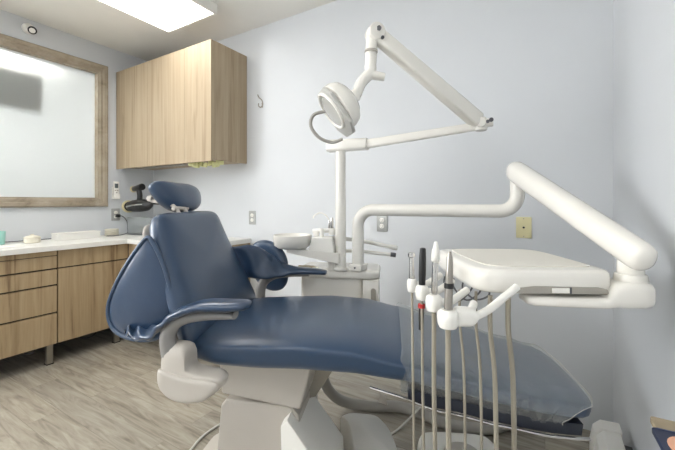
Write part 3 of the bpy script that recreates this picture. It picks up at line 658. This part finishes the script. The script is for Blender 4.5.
TR = math.radians(28)
tr = thing('instrument_tray', 'large white instrument tray head with a grey grip slot on its front edge', 'instrument tray', (-.092, 1.270, .9605), TR)
TW, TD = .385, .45
def tray_pts(g=0): return [(-TW/2-g+.035, -TD/2-g), (TW/2+g-.045, -TD/2-g+.0), (TW/2+g-.02, -TD/2-g+.03), (TW/2+g-.012, TD/2+g-.05), (TW/2+g-.07, TD/2+g), (-TW/2-g+.04, TD/2+g), (-TW/2-g-.015, TD/2+g-.05), (-TW/2-g, -TD/2-g+.05)]
tp = ease(tray_pts())
m = MB(); cxs = []
def ring_t(s, z): return [(a*s, b*s, z) for a, b in tp]
m.loft([ring_t(.95, -.004), ring_t(.985, .0), ring_t(1.0, .010), ring_t(1.0, .040), ring_t(.99, .051), ring_t(.965, .057), ring_t(.92, .059)]); m.build('tray_body', MPW, tr, ang=60)
m = MB(); m.loft([[(a*.82+.01, b*.80+.01, z) for a, b in tp] for z in (.0592, .0615)]); m.build('tray_mat', mat('silicone_mat', (228, 224, 214), .45, var=.01), tr, ang=30)
m = MB(); m.slab([(-.12, .001), (.145, .001), (.142, .012), (.12, .017), (-.04, .019), (-.10, .012)], lambda a, b, h: (a, h, b), -TD/2-.0022, -TD/2+.02, .0006); m.build('grip_slot', MGR, tr)
m = MB(); m.box(.00, .045, -TD/2-.0055, -TD/2-.0024, .002, .015); m.build('latch', MPW2, tr, bevel=.002)
m = MB(); m.box(.046, .050, -TD/2-.0055, -TD/2-.0024, .001, .017); m.build('latch_gap', MHT, tr, smooth=False)
m = MB(); m.slab(rrect(.16, .2, .03, 4, -.03, .0), lambda a, b, h: (a, b, h), -.0042, -.0095, .001); m.build('underside_housing', MGR, tr)
# holders along the left flank, one per handpiece
CF = V((-.511, .86, 0)); CR = V((.86, .511, 0))         # horizontal direction across the flank
HP = [(-.421, 1.150), (-.337, 1.050+.0), (-.268, .968), (-.205, .872)]
HZ = .925
HPW = []
def zpt(camx, Zd, z): s_, c_ = .511, .8596; return V((c_*camx-s_*Zd, s_*camx+c_*Zd, z))
for (cxm, Zd, hz) in ((.239, 1.12, .937), (.249, 1.03, .937), (.257, .93, .935), (.2645, .835, .925)): HPW.append(zpt(cxm, Zd, hz))
for i, h in enumerate(HPW):
    k_ = (.60, .74, .86, .98)[i]; q = MB(); q.lathe([(a*k_, b) for a, b in [(.013, -.026), (.021, -.024), (.025, -.014), (.026, .0), (.024, .012), (.017, .018), (.013, .018)]], h, (0, 0, 1), 24)
    ho_ = q.build('holder_cup', MPW2, tr, world=True)
    q = MB(); e_ = h+CR*(.10 if i < 3 else .075)+V((-.02, .045, .018)); q.tube([h+CR*.018, h+CR*.045+V((0, .005, 0)), e_], .010, 10, 4); q.build('holder_arm', MPW2, tr, world=True)
# front joint block and handle bar
h = HPW[3]
m = MB(); m.pillow([(-.0, -.02), (.02, -.024), (.045, -.022), (.06, -.0), (.045, .018), (.02, .022), (0, .018)], .04, lambda a, b, hh: h+CR*(a+.012)+V((0, .01, b))+V((-.5*hh, .86*hh, 0)), p=4, n=4); m.build('joint_block', MPW2, tr, world=True)
g0 = h+CR*.055+V((0, 0, -.004)); g1 = zpt(.455, .885, .985)
m = MB(); m.tube([g0, g0.lerp(g1, .35)+V((0, 0, -.008)), g0.lerp(g1, .7)+V((0, 0, -.004)), g1], .0095, 12, 6); m.build('handle_bar', MPW2, tr, world=True, ang=60)

# handpieces and their hoses
def handpiece(i, name, label, parts, low, hose_pts, r, mh):
    h = HPW[i]; t = thing(name, label, 'handpiece', h.to_tuple(), 0, None)
    ax = V(low).normalized()
    for nm, prof, m_ in parts:
        MB().lathe(prof, h, ax, 20).build(nm, m_, t, world=True)
    MB().tube([h-ax*.028]+[V(p) for p in hose_pts], r, 10, 10).build('hose', mh, t, world=True)
    return t
# returning point under tray for each
def hose(i, zlow, ret, dx=0):
    h = HPW[i]; b = V(ret)
    mid = (h+b)/2
    lean = CF*{0: -.105, 1: -.04}.get(i, 0)+CR*{0: -.020, 1: -.008}.get(i, 0)
    h = V(h); hh_ = h.copy(); h = h+lean
    return [hh_+V((.0, 0, -.05))+lean*.15, V((h.x, h.y, .74)), V((h.x+.002, h.y, .60)), V((h.x*.93+b.x*.07, h.y*.93+b.y*.07, zlow+.14)), V((h.x*.72+b.x*.28, h.y*.72+b.y*.28, zlow+.02)), V((mid.x, mid.y, zlow-.01)), V((h.x*.28+b.x*.72, h.y*.28+b.y*.72, zlow+.03)), V((b.x+.01, b.y, zlow+.16)), V((b.x+.012, b.y, .70)), V((b.x, b.y, .86)), b]
R4 = zpt(.455, .93, .952); R3 = zpt(.405, .925, .952); R2 = zpt(.385, .97, .952); R1 = zpt(.345, .985, .952)
handpiece(0, 'suction_tip', 'short forked chrome handpiece, farthest of the four tray handpieces', [
    ('body', [(.008, -.02), (.010, .02), (.0075, .06), (.007, .085), (.011, .088), (.011, .10), (.004, .102)], MCH)], (-.02, 0, 1), hose(0, .16, R1), .0040, MHO)
handpiece(1, 'curing_light', 'matt black handpiece with a red band, second farthest on the tray', [
    ('body', [(.0095, .019), (.0105, .05), (.010, .10), (.0085, .126), (.004, .128)], MBK), ('ring', [(.009, -.050), (.0105, -.049), (.0105, -.038), (.009, -.037)], MRD), ('sleeve', [(.005, -.115), (.007, -.113), (.008, -.051), (.007, -.0505)], MBK)], (.02, .01, 1), hose(1, .16, R2), .0040, MHO)
handpiece(2, 'air_water_syringe', 'chrome air water syringe with a white nozzle, third along the tray', [
    ('body', [(.007, .019), (.0085, .03), (.008, .09), (.008, .105)], MCH), ('nozzle', [(.008, .106), (.011, .110), (.0105, .135), (.007, .145), (.005, .158), (.002, .160)], MPW2)], (.03, .02, 1), hose(2, .16, R3), .0062, MHO)
handpiece(3, 'turbine_handpiece', 'slim chrome handpiece with a black band, nearest on the tray', [
    ('body', [(.0105, .019), (.010, .03), (.0088, .10), (.0072, .142), (.0045, .150), (.004, .156), (.002, .157)], mat('satin_nickel', (160, 155, 147), .3, .85, var=.03)), ('band', [(.0095, .068), (.0112, .069), (.0112, .080), (.0095, .081)], MBK)], (.02, .03, 1), hose(3, .16, R4), .0066, MHO)
# thin loops that sag below the tray
m = MB(); s0 = zpt(.385, 1.16, .951)
for k in range(3):
    a = zpt(.36+.02*k, 1.17-.03*k, .951); b = zpt(.43+.01*k, 1.12-.04*k, .951); c_ = (a+b)/2+V((0, 0, -.075+.012*k))
    m.tube([a, a+V((0, 0, -.03)), c_, b+V((0, 0, -.03)), b], .0028, 8, 6)
tag(m.build('tray_tubing', MHT), 'thin dark tubing loops sagging under the front of the instrument tray', 'tubing')

# ------------------------------------------------------------------ floor items
t = thing('foot_control', 'white rounded foot control on the floor below the instrument hoses', 'foot control', (-.335, 1.66, .0008), math.radians(26))
m = MB(); m.pillow([(-.17, -.16), (0, -.185), (.17, -.16), (.19, -.0), (.165, .10), (.12, .125), (0, .13), (-.12, .125), (-.165, .10), (-.19, 0)], .07, lambda a, b, h: (a, b, .036+h), p=12, n=4); m.build('body', MPW2, t, ang=50)
MB().lathe([(.08, .0), (.082, .006), (.075, .012), (.01, .014)], (0, -.05, .0725)).build('pedal', MPG, t)
m = MB(); m.tube([(-.95, 1.42, .42), (-.976, 1.497, .30), (-1.02, 1.638, .15), (-.99, 1.74, .055), (-.863, 1.816, .030), (-.727, 1.89, .030), (-.60, 1.90, .030), (-.43, 1.876, .030), (-.25, 1.95, .030), (-.05, 2.2, .03)], .029, 16, 8)
tag(m.build('floor_conduit', MHG), 'thick grey hose snaking across the floor under the legrest', 'hose')
m = MB(); m.tube([(-.72, 1.60, .005), (-.67, 1.72, .005), (-.63, 1.82, .03), (-.59, 1.89, .064), (-.55, 1.96, .03), (-.4, 2.06, .005), (-.2, 2.22, .005)], .005, 8, 6)
tag(m.build('white_cable', MCABW), 'thin white cable crossing over the thick grey floor hose', 'cable')
m = MB(); m.tube([(-1.42, .88, .006), (-1.455, 1.05, .006), (-1.50, 1.18, .006), (-1.49, 1.32, .006), (-1.40, 1.40, .006), (-1.25, 1.44, .007), (-1.16, 1.42, .008)], .006, 8, 6)
tag(m.build('power_cable', MCABW), 'thin pale cable curving over the floor left of the chair base', 'cable')
t = thing('foot_switch', 'small black and blue foot switch partly hidden behind the chair base', 'switch', (-1.20, 1.50, .0006), math.radians(15))
MB().slab(rrect(.11, .13, .02, 4), lambda a, b, h: (a, b, h), 0, .05, .006).build('body', MBK, t)
MB().slab(rrect(.08, .07, .015, 4), lambda a, b, h: (a, b, h), .0505, .075, .004).build('pedal', mat('blue_plastic', (60, 90, 150), .4, var=.05), t)
m = MB(); m.slab([(-.028, 0), (.03, .0), (.012, .055), (-.012, .06)], lambda a, b, h: (-.79+a, 1.83+h, .058+b), -.002, .002, .001)
tag(m.build('hose_tag', MPG), 'small cream tag clipped onto the thick grey floor hose', 'tag')
# cables under cabinets
tag(MB().tube([(-3.36, 1.34, .14), (-3.30, 1.38, .085), (-3.27, 1.44, .07), (-3.29, 1.5, .085), (-3.36, 1.54, .14)], .004, 8, 6).build('under_cabinet_cable', MHT), 'grey cable sagging in the gap under the door cabinet', 'cable')
tag(MB().tube([(-3.30, 1.0, .14), (-3.25, 1.02, .10), (-3.23, 1.06, .095), (-3.26, 1.09, .14)], .004, 8, 6).build('drawer_cabinet_cable', MHT), 'short grey cable beside the steel leg under the drawer cabinet', 'cable')

# heater on the right wall
t = thing('baseboard_heater', 'white metal baseboard heater at the right wall past the chair foot', 'heater', (.23, 1.2, 0))
m = MB(); hp = [(.262, .03), (.182, .03), (.172, .05), (.172, .17), (.182, .235), (.205, .262), (.262, .266)]
m.loft([[(x, y, z) for x, z in hp] for y in (.55, 1.79)]); m.build('cover', MPW2, t, world=True, ang=30, bevel=.003)
m = MB(); hp2 = [(.268, .001), (.176, .001), (.165, .03), (.165, .18), (.176, .243), (.202, .270), (.268, .274)]
m.loft([[(x, y, z) for x, z in hp2] for y in (1.7905, 1.86)]); m.build('end_cap', MPW2, t, world=True, ang=30, bevel=.004)
MB().box(.2685, .2985, .56, 1.80, .05, .22).build('back_plate', MHT, t, world=True, smooth=False)
m = MB(); m.box(.1705, .1718, .56, 1.785, .060, .072); m.box(.1705, .1718, .56, 1.785, .150, .156); m.build('vent_slot', MHT, t, world=True, smooth=False)

# two magazines on a narrow shelf fixed to the right wall
t = thing('wall_shelf', 'narrow white shelf on the right wall carrying two magazines', 'shelf', (.298, .55, .80))
MB().box(.205, .2985, .30, .80, .775, .795).build('board', MPW2, t, world=True, smooth=False, bevel=.002)
for yy in (.4, .7): MB().loft([[(.2985, yy-.008, z) for z in (.68, .7748)]+[(.22, yy-.008, .7748)], [(.2985, yy+.008, z) for z in (.68, .7748)]+[(.22, yy+.008, .7748)]]).build('bracket', MPW2, t, world=True, smooth=False)
def magazine(nm, loc, rz, w, l, th, m_, label, extra=()):
    t = thing(nm, label, 'magazine', loc, math.radians(rz), 'magazines on the shelf')
    MB().slab(rrect(w, l, .006, 3), lambda a, b, h: (a, b, h), 0, th, .001).build('cover', m_, t, smooth=False)
    for k, (n2, pts, mm) in enumerate(extra):
        MB().prism(pts, lambda a, b, h: (a, b, h), th+.0002+.0004*k, th+.0005+.0004*k).build(n2, mm, t, smooth=False)
magazine('magazine', (.2265, .748, .7955), 1, .118, .205, .010, MTAN, 'tan covered magazine lying beneath the dark blue one at the lower right')
el = [(-.026+.026*math.cos(2*PI*k/24), .052+.034*math.sin(2*PI*k/24)) for k in range(24)]
e2 = [(-.020+.008*math.cos(2*PI*k/16), .060+.006*math.sin(2*PI*k/16)) for k in range(16)]
e3 = [(-.055, .094), (.055, .094), (.055, .098), (-.055, .098)]
magazine('magazine', (.222, .695, .8058), 2, .124, .20, .008, MNVP, 'dark blue magazine with a peach picture lying on top of the tan one', [('picture', el, MSKN), ('picture_detail', e2, MBRN), ('title_band', e3, mat('band_blue', (52, 66, 104), .45, var=.05))])

# ------------------------------------------------------------------ camera and exposure
cam = bpy.data.cameras.new('camera'); co = bpy.data.objects.new('camera', cam); COL.objects.link(co)
co.location = (0, 0, 1.2); co.rotation_euler = (PI/2, 0, math.atan2(207.5, 349.))
cam.sensor_width = 36; cam.lens = 349/675*36; cam.shift_y = -(225-202)/675; cam.clip_start = .02
sc.camera = co
w = bpy.data.worlds.new('world'); w.use_nodes = True; sc.world = w
w.node_tree.nodes['Background'].inputs[0].default_value = (.8, .85, .9, 1); w.node_tree.nodes['Background'].inputs[1].default_value = .3
vs = sc.view_settings; vs.view_transform = 'Standard'; vs.look = 'None'; vs.gamma = 1; vs.use_curve_mapping = False
vs.exposure = 1.15
